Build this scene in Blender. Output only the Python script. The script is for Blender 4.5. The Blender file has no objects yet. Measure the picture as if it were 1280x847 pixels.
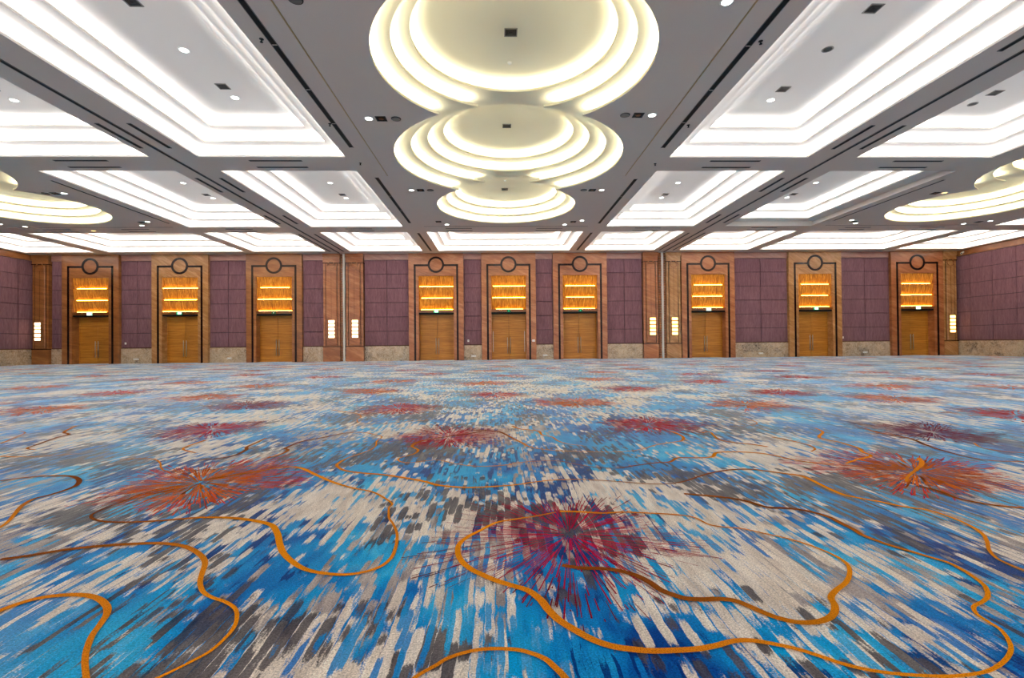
import bpy, bmesh, math, random
from mathutils import Vector, Matrix
from mathutils.geometry import tessellate_polygon

rng = random.Random(7)
scene = bpy.context.scene
COL = scene.collection

# ------------------------------------------------------------------ sizes (metres)
H = 6.5            # ceiling height
D = 29.62          # plane of the door surrounds
XL, XR = -27.68, 28.70   # side walls
YB = -7.0          # the hall runs on behind the camera
CX0 = 0.35         # centre line of the middle bay


# ------------------------------------------------------------------ helpers
def lin(r, g, b):
    def f(c):
        c /= 255.0
        return c / 12.92 if c <= 0.04045 else ((c + 0.055) / 1.055) ** 2.4
    return (f(r), f(g), f(b), 1.0)


class MB:
    """collects vertices and faces for one mesh"""
    def __init__(self):
        self.v = []; self.f = []; self.m = []; self.c = []

    def face(self, pts, mi=0, col=None):
        n = len(self.v)
        self.v += [tuple(p) for p in pts]
        self.f.append(tuple(range(n, n + len(pts))))
        self.m.append(mi); self.c.append(col)

    def box(self, x0, x1, y0, y1, z0, z1, mi=0):
        n = len(self.v)
        self.v += [(x0, y0, z0), (x1, y0, z0), (x1, y1, z0), (x0, y1, z0),
                   (x0, y0, z1), (x1, y0, z1), (x1, y1, z1), (x0, y1, z1)]
        for q in ((0, 3, 2, 1), (4, 5, 6, 7), (0, 1, 5, 4), (1, 2, 6, 5), (2, 3, 7, 6), (3, 0, 4, 7)):
            self.f.append(tuple(n + i for i in q)); self.m.append(mi); self.c.append(None)

    def bevel_box(self, x0, x1, y0, y1, z0, z1, b, mi=0):
        """box whose front (low y) edges are chamfered by b"""
        n = len(self.v)
        self.v += [(x0, y1, z0), (x1, y1, z0), (x1, y1, z1), (x0, y1, z1),
                   (x0, y0 + b, z0), (x1, y0 + b, z0), (x1, y0 + b, z1), (x0, y0 + b, z1),
                   (x0 + b, y0, z0 + b), (x1 - b, y0, z0 + b), (x1 - b, y0, z1 - b), (x0 + b, y0, z1 - b)]
        for q in ((3, 2, 1, 0), (0, 1, 5, 4), (1, 2, 6, 5), (2, 3, 7, 6), (3, 0, 4, 7),
                  (4, 5, 9, 8), (5, 6, 10, 9), (6, 7, 11, 10), (7, 4, 8, 11), (8, 9, 10, 11)):
            self.f.append(tuple(n + i for i in q)); self.m.append(mi); self.c.append(None)

    def tube(self, p, q, r, n=10, mi=0):
        p = Vector(p); q = Vector(q); d = (q - p).normalized()
        a = d.orthogonal().normalized(); b = d.cross(a)
        k = len(self.v)
        for c in (p, q):
            for i in range(n):
                t = 2 * math.pi * i / n
                self.v.append(tuple(c + a * math.cos(t) * r + b * math.sin(t) * r))
        for i in range(n):
            j = (i + 1) % n
            self.f.append((k + i, k + j, k + n + j, k + n + i)); self.m.append(mi); self.c.append(None)
        self.f.append(tuple(k + i for i in reversed(range(n)))); self.m.append(mi); self.c.append(None)
        self.f.append(tuple(k + n + i for i in range(n))); self.m.append(mi); self.c.append(None)

    def lathe(self, prof, cx, cy, n=24, mi=0, axis='z', z0=0.0):
        """prof: (radius, height) pairs turned about a vertical axis (or about y when axis == 'y')"""
        k = len(self.v)
        for r, h in prof:
            for i in range(n):
                t = 2 * math.pi * i / n
                if axis == 'z':
                    self.v.append((cx + r * math.cos(t), cy + r * math.sin(t), z0 + h))
                else:
                    self.v.append((cx + r * math.cos(t), z0 + h, cy + r * math.sin(t)))
        for s in range(len(prof) - 1):
            for i in range(n):
                j = (i + 1) % n
                self.f.append((k + s * n + i, k + s * n + j, k + (s + 1) * n + j, k + (s + 1) * n + i))
                self.m.append(mi); self.c.append(None)

    def build(self, name, mats, parent=None, smooth=False, loc=None):
        me = bpy.data.meshes.new(name)
        me.from_pydata(self.v, [], self.f)
        if not isinstance(mats, (list, tuple)):
            mats = [mats]
        for m in mats:
            me.materials.append(m)
        me.polygons.foreach_set('material_index', self.m)
        if any(c is not None for c in self.c):
            at = me.color_attributes.new('Col', 'FLOAT_COLOR', 'CORNER')
            for p, c in zip(me.polygons, self.c):
                for li in p.loop_indices:
                    at.data[li].color = c or (1, 1, 1, 1)
        if smooth:
            me.polygons.foreach_set('use_smooth', [True] * len(me.polygons))
        me.update()
        o = bpy.data.objects.new(name, me)
        COL.objects.link(o)
        if loc is not None:
            o.location = loc
        if parent is not None:
            o.parent = parent
        return o


def tag(o, label=None, cat=None, group=None, kind=None):
    if label: o['label'] = label
    if cat: o['category'] = cat
    if group: o['group'] = group
    if kind: o['kind'] = kind
    return o


def thing(name, label, cat, loc=(0, 0, 0), group=None, kind=None):
    o = bpy.data.objects.new(name, None)
    o.empty_display_size = 0.2
    COL.objects.link(o)
    o.location = loc
    return tag(o, label, cat, group, kind)


def dup(root, loc, label, group=None):
    r = root.copy(); COL.objects.link(r); r.location = loc
    r['label'] = label
    if group: r['group'] = group
    for ch in list(root.children):
        c = ch.copy(); COL.objects.link(c); c.parent = r
        for g in ch.children:
            d = g.copy(); COL.objects.link(d); d.parent = c
    return r


# ------------------------------------------------------------------ materials
class NT:
    def __init__(self, name):
        self.m = bpy.data.materials.new(name)
        self.m.use_nodes = True
        self.t = self.m.node_tree
        self.t.nodes.clear()
        self.out = self.t.nodes.new('ShaderNodeOutputMaterial')

    def n(self, typ, **kw):
        nd = self.t.nodes.new('ShaderNode' + typ)
        for k, v in kw.items():
            setattr(nd, k, v)
        return nd

    def put(self, sock, v):
        if isinstance(v, bpy.types.NodeSocket):
            self.t.links.new(v, sock)
        elif v is not None:
            sock.default_value = v

    def math(self, op, a, b=None, c=None, clamp=False):
        nd = self.n('Math', operation=op, use_clamp=clamp)
        self.put(nd.inputs[0], a); self.put(nd.inputs[1], b)
        if c is not None: self.put(nd.inputs[2], c)
        return nd.outputs[0]

    def comb(self, x, y, z=0.0):
        nd = self.n('CombineXYZ')
        self.put(nd.inputs[0], x); self.put(nd.inputs[1], y); self.put(nd.inputs[2], z)
        return nd.outputs[0]

    def noise(self, vec, scale=5.0, detail=2.0, rough=0.5, dist=0.0):
        nd = self.n('TexNoise')
        self.put(nd.inputs['Vector'], vec)
        nd.inputs['Scale'].default_value = scale
        nd.inputs['Detail'].default_value = detail
        nd.inputs['Roughness'].default_value = rough
        nd.inputs['Distortion'].default_value = dist
        return nd.outputs['Fac']

    def rand1(self, w):
        nd = self.n('TexWhiteNoise', noise_dimensions='1D')
        self.put(nd.inputs['W'], w)
        return nd.outputs['Value']

    def step(self, v, a, b):
        nd = self.n('MapRange', interpolation_type='SMOOTHSTEP')
        self.put(nd.inputs['Value'], v)
        self.put(nd.inputs['From Min'], a); self.put(nd.inputs['From Max'], b)
        return nd.outputs['Result']

    def mix(self, fac, a, b, blend='MIX'):
        nd = self.n('Mix', data_type='RGBA', blend_type=blend)
        self.put(nd.inputs[0], fac); self.put(nd.inputs[6], a); self.put(nd.inputs[7], b)
        return nd.outputs[2]

    def ramp(self, fac, stops):
        nd = self.n('ValToRGB')
        self.put(nd.inputs[0], fac)
        e = nd.color_ramp.elements
        while len(e) < len(stops):
            e.new(0.5)
        for k, (p, c) in enumerate(stops):
            e[k].position = p; e[k].color = c
        return nd.outputs[0]

    def pos(self):
        return self.n('TexCoord').outputs['Object']

    def wpos(self):
        return self.n('NewGeometry').outputs['Position']

    def sep(self, v):
        nd = self.n('SeparateXYZ'); self.put(nd.inputs[0], v)
        return nd.outputs

    def mapv(self, v, scale=(1, 1, 1), loc=(0, 0, 0)):
        nd = self.n('Mapping'); self.put(nd.inputs[0], v)
        nd.inputs['Scale'].default_value = scale
        nd.inputs['Location'].default_value = loc
        return nd.outputs[0]

    def bsdf(self, color, rough=0.5, metal=0.0, spec=0.5, coat=0.0, sheen=0.0, bump=None, bstr=0.2, bdist=0.01):
        b = self.n('BsdfPrincipled')
        self.put(b.inputs['Base Color'], color)
        self.put(b.inputs['Roughness'], rough)
        b.inputs['Metallic'].default_value = metal
        b.inputs['Specular IOR Level'].default_value = spec
        b.inputs['Coat Weight'].default_value = coat
        b.inputs['Coat Roughness'].default_value = 0.12
        b.inputs['Sheen Weight'].default_value = sheen
        b.inputs['Sheen Roughness'].default_value = 0.5
        if bump is not None:
            bn = self.n('Bump')
            bn.inputs['Strength'].default_value = bstr
            bn.inputs['Distance'].default_value = bdist
            self.put(bn.inputs['Height'], bump)
            self.t.links.new(bn.outputs[0], b.inputs['Normal'])
        self.t.links.new(b.outputs[0], self.out.inputs[0])
        return self.m

    def emit(self, color, strength):
        e = self.n('Emission')
        self.put(e.inputs[0], color)
        e.inputs[1].default_value = strength
        self.t.links.new(e.outputs[0], self.out.inputs[0])
        return self.m


def paint(name, rgb, rough=0.6, grain=0.04, scale=60):
    n = NT(name)
    v = n.noise(n.wpos(), scale, 3)
    c = lin(*rgb)
    d = tuple(x * (1 - grain * 3) for x in c[:3]) + (1,)
    return n.bsdf(n.mix(v, d, c), rough, spec=0.2)


def metal(name, rgb, rough=0.3):
    n = NT(name)
    v = n.noise(n.wpos(), 90, 2)
    return n.bsdf(n.mix(v, lin(*[int(x * 0.85) for x in rgb]), lin(*rgb)), rough, metal=1.0)


def glow(name, rgb, strength):
    n = NT(name)
    return n.emit(rgb, strength)


def stone_brown(name, a, b, c, scale=1.0, diag=0.35):
    """polished brown veneer stone: long bands drifting across slabs"""
    n = NT(name)
    p = n.wpos()
    rn = n.n('ObjectInfo').outputs['Random']
    x, y, z = n.sep(p)
    zz = n.math('ADD', n.math('MULTIPLY', x, diag), z)
    big = n.noise(n.comb(n.math('MULTIPLY', x, 0.45), y, n.math('MULTIPLY', zz, 2.2)), 1.2 * scale, 5, 0.6, 1.2)
    fine = n.noise(n.comb(n.math('MULTIPLY', x, 1.2), y, n.math('MULTIPLY', zz, 9.0)), 2.0 * scale, 4, 0.65, 0.4)
    f = n.math('ADD', n.math('MULTIPLY', big, 0.65), n.math('MULTIPLY', fine, 0.35))
    col = n.ramp(f, [(0.28, lin(*a)), (0.5, lin(*b)), (0.72, lin(*c))])
    # slab joints every 1.1 m
    jz = n.math('ABSOLUTE', n.math('SUBTRACT', n.math('FRACT', n.math('DIVIDE', z, 1.1)), 0.5))
    j = n.step(jz, 0.488, 0.497)
    col = n.mix(n.math('MULTIPLY', j, 0.55), col, lin(60, 35, 25))
    return n.bsdf(col, 0.3, spec=0.35, coat=0.15)


def stone_grey(name):
    n = NT(name)
    p = n.wpos()
    big = n.noise(p, 1.5, 5, 0.65, 1.0)
    v = n.noise(p, 3.0, 6, 0.7, 2.2)
    vein = n.math('SUBTRACT', 1.0, n.math('ABSOLUTE', n.math('MULTIPLY', n.math('SUBTRACT', v, 0.5), 14.0)), clamp=True)
    blot = n.step(n.noise(p, 0.9, 4, 0.6), 0.54, 0.64)
    col = n.ramp(big, [(0.3, lin(122, 102, 80)), (0.5, lin(166, 142, 112)), (0.7, lin(196, 170, 138))])
    col = n.mix(n.math('MULTIPLY', blot, 0.75), col, lin(70, 60, 52))
    col = n.mix(n.math('MULTIPLY', vein, 0.65), col, lin(215, 200, 180))
    return n.bsdf(col, 0.3, spec=0.4, coat=0.2)


def wood_door(name):
    n = NT(name)
    x, y, z = n.sep(n.wpos())
    g = n.noise(n.comb(n.math('MULTIPLY', x, 0.7), y, n.math('MULTIPLY', z, 26.0)), 1.4, 5, 0.65, 0.6)
    b = n.rand1(n.math('FLOOR', n.math('DIVIDE', z, 0.19)))
    col = n.ramp(g, [(0.3, lin(130, 76, 20)), (0.5, lin(184, 120, 40)), (0.72, lin(216, 154, 66))])
    col = n.mix(n.math('MULTIPLY', b, 0.35), col, lin(140, 84, 26))
    jz = n.math('ABSOLUTE', n.math('SUBTRACT', n.math('FRACT', n.math('DIVIDE', z, 0.38)), 0.5))
    col = n.mix(n.math('MULTIPLY', n.step(jz, 0.47, 0.495), 0.6), col, lin(70, 38, 10))
    return n.bsdf(col, 0.4, spec=0.35)


def amber_pleat(name):
    n = NT(name)
    x, y, z = n.sep(n.wpos())
    v = n.noise(n.comb(n.math('MULTIPLY', x, 14.0), y, n.math('MULTIPLY', z, 2.2)), 1.0, 3, 0.6, 1.0)
    col = n.ramp(v, [(0.3, lin(150, 84, 14)), (0.55, lin(208, 134, 32)), (0.75, lin(238, 176, 70))])
    return n.bsdf(col, 0.45, spec=0.3)


def fabric(name):
    n = NT(name)
    p = n.wpos()
    w1 = n.noise(n.mapv(p, (60, 60, 4)), 1.0, 3, 0.6)
    w2 = n.noise(n.mapv(p, (9, 9, 1.2)), 1.0, 3, 0.6)
    f = n.math('ADD', n.math('MULTIPLY', w1, 0.6), n.math('MULTIPLY', w2, 0.4))
    col = n.ramp(f, [(0.32, lin(90, 62, 72)), (0.52, lin(118, 84, 93)), (0.7, lin(138, 104, 110))])
    return n.bsdf(col, 0.85, spec=0.15, sheen=0.1)


def carpet(name):
    n = NT(name)
    x, y, _ = n.sep(n.wpos())
    # slight wander of the brush strokes
    wx = n.noise(n.comb(x, n.math('MULTIPLY', y, 0.8)), 2.3, 2)
    xw = n.math('ADD', x, n.math('MULTIPLY', n.math('SUBTRACT', wx, 0.5), 0.05))
    edge = n.noise(n.comb(n.math('MULTIPLY', x, 1.0), n.math('MULTIPLY', y, 0.6)), 30, 2, 0.6)
    xw = n.math('ADD', xw, n.math('MULTIPLY', n.math('SUBTRACT', edge, 0.5), 0.010))

    def strokes(w, off, ylen, thr, clump_s, clump_w, seed, gap):
        s = n.math('DIVIDE', n.math('ADD', xw, off), w)
        k = n.math('FLOOR', s)
        fr = n.math('ABSOLUTE', n.math('SUBTRACT', n.math('FRACT', s), 0.5))
        r = n.rand1(n.math('ADD', k, seed))
        lane = n.noise(n.comb(n.math('MULTIPLY', r, 91.0), n.math('ADD', n.math('DIVIDE', y, ylen), n.math('MULTIPLY', r, 37.0)), seed), 1.0, 1.5, 0.55)
        cl = n.noise(n.comb(n.math('ADD', x, seed * 3.1), n.math('MULTIPLY', y, 0.8), seed), clump_s, 2, 0.5)
        v = n.math('ADD', lane, n.math('MULTIPLY', n.math('SUBTRACT', cl, 0.5), clump_w))
        # rounded stroke ends: the lane value has to be higher towards the stroke's sides
        v = n.math('SUBTRACT', v, n.math('MULTIPLY', n.math('POWER', n.math('MULTIPLY', fr, 2.0), 7.0), gap))
        rag = n.noise(n.comb(n.math('MULTIPLY', x, 70.0), n.math('MULTIPLY', y, 12.0), seed), 1.0, 2, 0.6)
        v = n.math('ADD', v, n.math('MULTIPLY', n.math('SUBTRACT', rag, 0.5), 0.16))
        fz = n.noise(n.comb(x, y), 170, 1)
        v = n.math('ADD', v, n.math('MULTIPLY', n.math('SUBTRACT', fz, 0.5), 0.10))
        return n.step(v, thr - 0.025, thr + 0.025)

    wash = n.noise(n.comb(n.math('MULTIPLY', xw, 1.6), n.math('MULTIPLY', y, 0.9)), 1.2, 4, 0.6, 0.4)
    col = n.ramp(wash, [(0.36, lin(0, 62, 142)), (0.46, lin(0, 122, 196)), (0.56, lin(0, 156, 218)), (0.68, lin(84, 196, 234))])
    thin = n.noise(n.comb(n.math('MULTIPLY', xw, 26.0), n.math('MULTIPLY', y, 3.2)), 1.0, 3, 0.6)
    col = n.mix(n.math('MULTIPLY', n.step(thin, 0.50, 0.64), 0.45), col, lin(0, 100, 178))
    navy = strokes(0.044, 0.0, 0.34, 0.56, 1.0, 1.7, 11.0, 0.10)
    col = n.mix(n.math('MULTIPLY', navy, 0.9), col, lin(0, 44, 116))
    taupe = strokes(0.040, 0.021, 0.30, 0.585, 0.9, 1.1, 23.0, 0.12)
    tv = n.noise(n.comb(n.math('MULTIPLY', xw, 16.0), n.math('MULTIPLY', y, 3.0)), 1.0, 4, 0.65)
    tc = n.ramp(tv, [(0.35, lin(130, 118, 116)), (0.65, lin(196, 182, 172))])
    col = n.mix(n.math('MULTIPLY', taupe, 0.94), col, tc)
    cream = strokes(0.040, 0.021, 0.34, 0.502, 1.1, 1.2, 37.0, 0.12)
    cc = n.ramp(tv, [(0.34, lin(206, 192, 178)), (0.62, lin(246, 236, 222))])
    col = n.mix(n.math('MULTIPLY', cream, 0.94), col, cc)
    coal = strokes(0.040, 0.021, 0.26, 0.605, 1.0, 1.5, 53.0, 0.12)
    col = n.mix(n.math('MULTIPLY', coal, 0.9), col, n.ramp(tv, [(0.35, lin(34, 36, 54)), (0.65, lin(88, 82, 88))]))
    blue = strokes(0.022, 0.013, 0.34, 0.575, 1.2, 0.8, 71.0, 0.06)
    col = n.mix(n.math('MULTIPLY', blue, 0.92), col, n.ramp(wash, [(0.4, lin(0, 112, 190)), (0.62, lin(30, 170, 224))]))
    pile = n.noise(n.comb(x, y), 150, 3, 0.8)
    col = n.mix(1.0, col, n.ramp(pile, [(0.30, (0.42, 0.42, 0.42, 1)), (0.70, (1.62, 1.62, 1.62, 1))]), 'MULTIPLY')
    n.bsdf(col, 0.95, spec=0.03, sheen=0.62, bump=pile, bstr=0.4, bdist=0.004)
    for nd in n.t.nodes:
        if nd.type == 'BSDF_PRINCIPLED':
            nd.inputs['Sheen Roughness'].default_value = 0.2
            nd.inputs['Sheen Tint'].default_value = (0.88, 0.96, 1.0, 1)
    return n.m


def yarn(name, speck):
    n = NT(name)
    a = n.n('VertexColor', layer_name='Col').outputs[0]
    x, y, _ = n.sep(n.wpos())
    s = n.noise(n.comb(x, y), 210, 2, 0.7)
    f = n.step(s, 0.48, 0.58)
    dark = n.mix(1.0, a, (0.28, 0.18, 0.14, 1), 'MULTIPLY')
    return n.bsdf(n.mix(n.math('MULTIPLY', f, speck), a, dark), 0.95, spec=0.03)


M = {}
M['ceil'] = paint('grey_ceiling_paint', (216, 204, 194), 0.7)
M['tray'] = paint('white_tray_plaster', (236, 231, 225), 0.7, 0.02)
M['cream'] = paint('cream_plaster', (230, 224, 200), 0.7, 0.02)
M['led_white'] = glow('cool_white_led', (1.0, 0.985, 0.97, 1), 26.0)
M['led_warm'] = glow('warm_white_led', (1.0, 0.93, 0.72, 1), 32.0)
M['led_off'] = paint('unlit_led_strip', (190, 190, 190))
M['black'] = paint('black_slot', (16, 20, 24), 0.6)
M['dark'] = paint('dark_grille', (52, 52, 54), 0.6)
M['midgrey'] = paint('grey_grille', (118, 116, 114), 0.6)
M['white'] = paint('white_plastic', (236, 236, 232), 0.45)
M['brass'] = metal('brass_strip', (206, 180, 132), 0.35)
M['steel'] = metal('brushed_steel', (205, 200, 190), 0.3)
M['post'] = paint('white_metal_post', (226, 222, 214), 0.4)
M['lamp'] = glow('downlight_glow', (0.93, 1.0, 0.93, 1), 7.0)
M['lamp_amber'] = glow('amber_downlight_glow', (1.0, 0.62, 0.2, 1), 3.0)
M['stone_red'] = stone_brown('red_brown_stone', (112, 58, 30), (156, 94, 54), (190, 130, 88))
M['stone_band'] = stone_brown('banded_beige_stone', (128, 84, 44), (164, 116, 68), (204, 160, 112), 1.3, 0.6)
M['stone_dark'] = stone_brown('dark_brown_stone', (104, 60, 30), (142, 88, 46), (172, 116, 68), 1.0, 0.2)
M['dado'] = stone_grey('beige_veined_marble')
M['inlay'] = paint('dark_brown_inlay', (30, 12, 10), 0.25)
M['door'] = wood_door('golden_door_veneer')
M['shelf_wood'] = stone_brown('shelf_wood', (96, 50, 20), (134, 76, 32), (160, 98, 48))
M['amber'] = amber_pleat('amber_pleated_panel')
M['amber_led'] = glow('amber_led', (1.0, 0.55, 0.07, 1), 24.0)
M['fabric'] = fabric('purple_fabric')
M['groove'] = paint('dark_purple_backing', (66, 46, 54), 0.9)
M['crown'] = stone_brown('crown_stone', (128, 84, 76), (156, 110, 98), (178, 136, 122))
M['trimwood'] = paint('brown_dado_rail', (96, 62, 34), 0.4)
M['bronze'] = metal('bronze_frame', (150, 104, 62), 0.4)
M['sconce_white'] = glow('sconce_warm_white_glass', (1.0, 0.72, 0.42, 1), 5.0)
M['sconce_yellow'] = glow('sconce_yellow_glass', (1.0, 0.60, 0.17, 1), 5.0)
M['exit_green'] = glow('green_sign_glow', (0.03, 0.55, 0.25, 1), 1.2)
M['exit_white'] = glow('white_sign_glow', (0.80, 1.0, 0.85, 1), 2.6)
M['exit_dim'] = paint('dim_green_sign', (24, 104, 62), 0.4)
M['carpet'] = carpet('brush_stroke_carpet')
M['gold'] = yarn('gold_yarn', 0.55)
M['spoke'] = yarn('crimson_yarn', 0.5)

# woven gold lines (floor coordinates)
LINES=[
 [(-1.870,1.840),(-1.860,1.873),(-1.838,1.918),(-1.795,1.959),(-1.719,1.977),(-1.639,1.973),(-1.562,1.944),(-1.489,1.891),(-1.441,1.834),(-1.411,1.769),(-1.385,1.703),(-1.350,1.641),(-1.300,1.569),(-1.227,1.485),(-1.179,1.440)],
 [(-2.306,2.322),(-2.201,2.363),(-2.095,2.420),(-1.962,2.455),(-1.839,2.471),(-1.728,2.477),(-1.619,2.460),(-1.513,2.414),(-1.406,2.331),(-1.331,2.244),(-1.280,2.136),(-1.240,2.056),(-1.183,1.980),(-1.120,1.932),(-1.056,1.900),(-0.995,1.855),(-0.954,1.799),(-0.925,1.724),(-0.921,1.655),(-0.930,1.592),(-0.957,1.545),(-0.985,1.504),(-1.007,1.476),(-1.041,1.442)],
 [(-2.172,3.582),(-2.239,3.487),(-2.344,3.400),(-2.386,3.292),(-2.379,3.130),(-2.390,3.020),(-2.376,2.916),(-2.315,2.848),(-2.201,2.795),(-2.049,2.781),(-1.905,2.795),(-1.789,2.820),(-1.664,2.835),(-1.468,2.803),(-1.263,2.710),(-1.163,2.583),(-1.086,2.440),(-1.023,2.334),(-0.940,2.235),(-0.846,2.153),(-0.745,2.111),(-0.657,2.098),(-0.579,2.121),(-0.523,2.175),(-0.499,2.265),(-0.506,2.387),(-0.533,2.538),(-0.584,2.680),(-0.626,2.773),(-0.664,2.942),(-0.662,3.015),(-0.739,3.136),(-0.849,3.268),(-1.010,3.367),(-1.197,3.523),(-1.383,3.720),(-1.591,3.940),(-1.745,3.969),(-1.886,3.837),(-2.027,3.732),(-2.174,3.607)],
 [(-3.675,3.699),(-3.593,3.763),(-3.491,3.812),(-3.361,3.815),(-3.236,3.790),(-3.100,3.690),(-3.002,3.557),(-2.974,3.437),(-2.983,3.327),(-3.010,3.245),(-2.953,3.106),(-2.842,2.942),(-2.763,2.825),(-2.722,2.740),(-2.707,2.663)],
 [(-3.295,4.336),(-3.144,4.362),(-2.996,4.323),(-2.852,4.186),(-2.726,4.013),(-2.621,3.914),(-2.468,3.892),(-2.286,3.923),(-2.146,4.039)],
 [(-3.058,5.180),(-3.046,4.834),(-2.977,4.696),(-2.780,4.556)],
 [(-2.471,5.243),(-2.447,4.981),(-2.439,4.791),(-2.379,4.653),(-2.362,4.447),(-2.433,4.322),(-2.574,4.273)],
 [(-5.093,5.126),(-5.238,5.398),(-5.450,5.767),(-5.644,5.911)],
 [(-5.269,6.229),(-5.040,5.798),(-4.842,5.633),(-4.796,5.420),(-4.661,5.046),(-4.594,4.882),(-4.433,4.799)],
 [(-4.501,4.531),(-4.260,4.499),(-4.055,4.524),(-3.860,4.606)],
 [(-2.014,4.308),(-1.960,4.459),(-1.978,4.625),(-2.035,4.717),(-2.005,5.018),(-1.845,5.250),(-1.703,5.471),(-1.507,5.480),(-1.336,5.324),(-1.243,5.204),(-1.243,4.992),(-1.190,4.701),(-1.231,4.472),(-1.310,4.261),(-1.330,4.086),(-1.314,3.985),(-1.213,3.842),(-1.065,3.757),(-0.868,3.688),(-0.669,3.578),(-0.524,3.482),(-0.444,3.404),(-0.300,3.343),(-0.163,3.326),(0.082,3.363),(0.224,3.422),(0.369,3.468),(0.556,3.477),(0.721,3.441),(0.865,3.393),(1.017,3.340),(1.153,3.332),(1.284,3.382),(1.427,3.491),(1.573,3.590),(1.745,3.665),(1.903,3.673),(2.005,3.608),(2.095,3.530),(2.175,3.444),(2.159,3.071),(2.211,2.967),(2.286,2.886),(2.354,2.793),(2.441,2.730),(2.464,2.607),(2.450,2.491),(2.408,2.386),(2.336,2.291),(2.256,2.204),(2.204,2.123),(2.192,2.060),(2.195,1.999),(2.217,1.928)],
 [(1.178,3.107),(1.291,3.068),(1.387,3.026),(1.465,2.978),(1.517,2.911),(1.567,2.826),(1.672,2.803),(1.757,2.751),(1.810,2.658),(1.813,2.567),(1.816,2.469),(1.809,2.391),(1.842,2.281),(1.880,2.212),(1.916,2.147),(1.950,2.085),(1.948,2.020),(1.930,1.941),(1.903,1.878),(1.847,1.812),(1.786,1.771),(1.721,1.740),(1.684,1.695),(1.676,1.646),(1.670,1.599),(1.639,1.545),(1.596,1.496),(1.531,1.450),(1.454,1.412),(1.384,1.392),(1.288,1.384),(1.179,1.395),(1.099,1.414),(1.036,1.443),(0.985,1.484),(0.934,1.524),(0.859,1.560),(0.802,1.576),(0.748,1.573),(0.686,1.553),(0.622,1.539),(0.550,1.535),(0.474,1.535),(0.413,1.546),(0.354,1.564),(0.297,1.603),(0.241,1.667),(0.200,1.723),(0.171,1.789),(0.148,1.860),(0.106,1.929),(0.044,1.972),(-0.020,2.016),(-0.080,2.071),(-0.133,2.128),(-0.173,2.198),(-0.198,2.282),(-0.202,2.384),(-0.164,2.480),(-0.107,2.556),(-0.024,2.665),(0.064,2.705),(0.213,2.760),(0.321,2.813)],
 [(0.345,2.825),(0.448,2.812),(0.581,2.782),(0.709,2.791),(0.863,2.763),(0.970,2.741),(1.039,2.715),(1.080,2.675),(1.107,2.584),(1.154,2.545),(1.255,2.512),(1.347,2.433),(1.414,2.374),(1.467,2.300),(1.500,2.220),(1.513,2.146),(1.500,2.078),(1.455,2.007),(1.386,1.934),(1.303,1.874),(1.249,1.824),(1.225,1.769),(1.186,1.718),(1.133,1.682),(1.073,1.666),(1.019,1.671),(0.977,1.695),(0.949,1.722),(0.916,1.769),(0.880,1.815),(0.827,1.832),(0.758,1.832),(0.701,1.842),(0.659,1.873),(0.625,1.913),(0.603,1.970),(0.564,2.032),(0.507,2.075),(0.436,2.101),(0.351,2.109),(0.268,2.141)],
 [(-0.279,1.411),(-0.241,1.456),(-0.199,1.494),(-0.166,1.526),(-0.112,1.553),(-0.050,1.567),(0.033,1.562),(0.083,1.545),(0.131,1.513),(0.157,1.475),(0.181,1.430),(0.194,1.392)],
 [(-0.380,5.553),(-0.130,5.507),(0.005,5.397),(0.128,5.045),(0.219,4.785),(0.285,4.595),(0.440,4.454),(0.649,4.382),(0.912,4.339),(1.147,4.347),(1.323,4.451),(1.482,4.598),(1.673,4.706),(1.801,4.784),(1.880,4.964),(1.889,5.188),(1.867,5.309)],
 [(0.148,5.777),(0.233,5.568),(0.427,5.425),(0.450,5.185),(0.544,5.067),(0.581,4.856),(0.659,4.705),(0.781,4.622)],
 [(0.099,3.971),(0.265,4.027),(0.464,4.035),(0.583,3.939),(0.723,3.822),(0.899,3.767),(1.077,3.843),(1.260,3.915),(1.382,3.940),(1.497,4.071),(1.645,4.061),(1.793,4.087),(1.892,4.231),(2.013,4.262),(2.178,4.235),(2.308,4.148),(2.407,3.939),(2.503,3.833),(2.637,3.792)],
 [(2.162,5.166),(2.270,5.217),(2.185,4.836),(2.243,4.664),(2.384,4.560),(2.469,4.438)],
 [(3.134,6.132),(3.069,5.746),(2.859,5.551),(2.616,5.531),(2.376,5.619)],
 [(2.767,4.896),(2.846,4.686),(2.882,4.496),(2.836,4.326),(2.736,4.227)],
 [(3.521,5.364),(3.448,5.123),(3.230,4.861),(3.218,4.708),(3.252,4.561),(3.241,4.339),(3.170,4.197),(3.123,4.033),(2.900,3.906),(2.738,3.798)],
 [(4.021,5.259),(3.989,5.022),(4.053,4.746),(3.943,4.419),(3.881,4.171),(3.874,3.945),(3.947,3.803),(4.156,3.769)],
 [(4.452,4.472),(4.339,4.303),(4.333,4.139),(4.470,4.052)],
 [(3.453,3.939),(3.309,3.747),(3.113,3.578),(2.898,3.400),(2.783,3.281)],
 [(2.771,3.188),(2.817,3.075),(2.800,2.933),(2.842,2.837),(2.927,2.768),(3.015,2.739)],
 [(-0.151,5.471),(-0.364,5.306),(-0.563,5.152),(-0.783,4.958),(-0.842,4.721),(-0.754,4.539),(-0.763,4.376),(-0.858,4.230),(-0.844,4.122),(-0.756,4.048),(-0.617,4.107),(-0.502,4.120),(-0.356,3.988),(-0.190,3.900),(-0.031,3.902),(0.098,3.945)],
 [(-2.518,7.428),(-2.235,7.186),(-1.997,6.961),(-1.873,6.668),(-1.851,6.406),(-1.742,6.157),(-1.520,6.062),(-1.297,6.165),(-0.920,6.325)],
]
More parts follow.
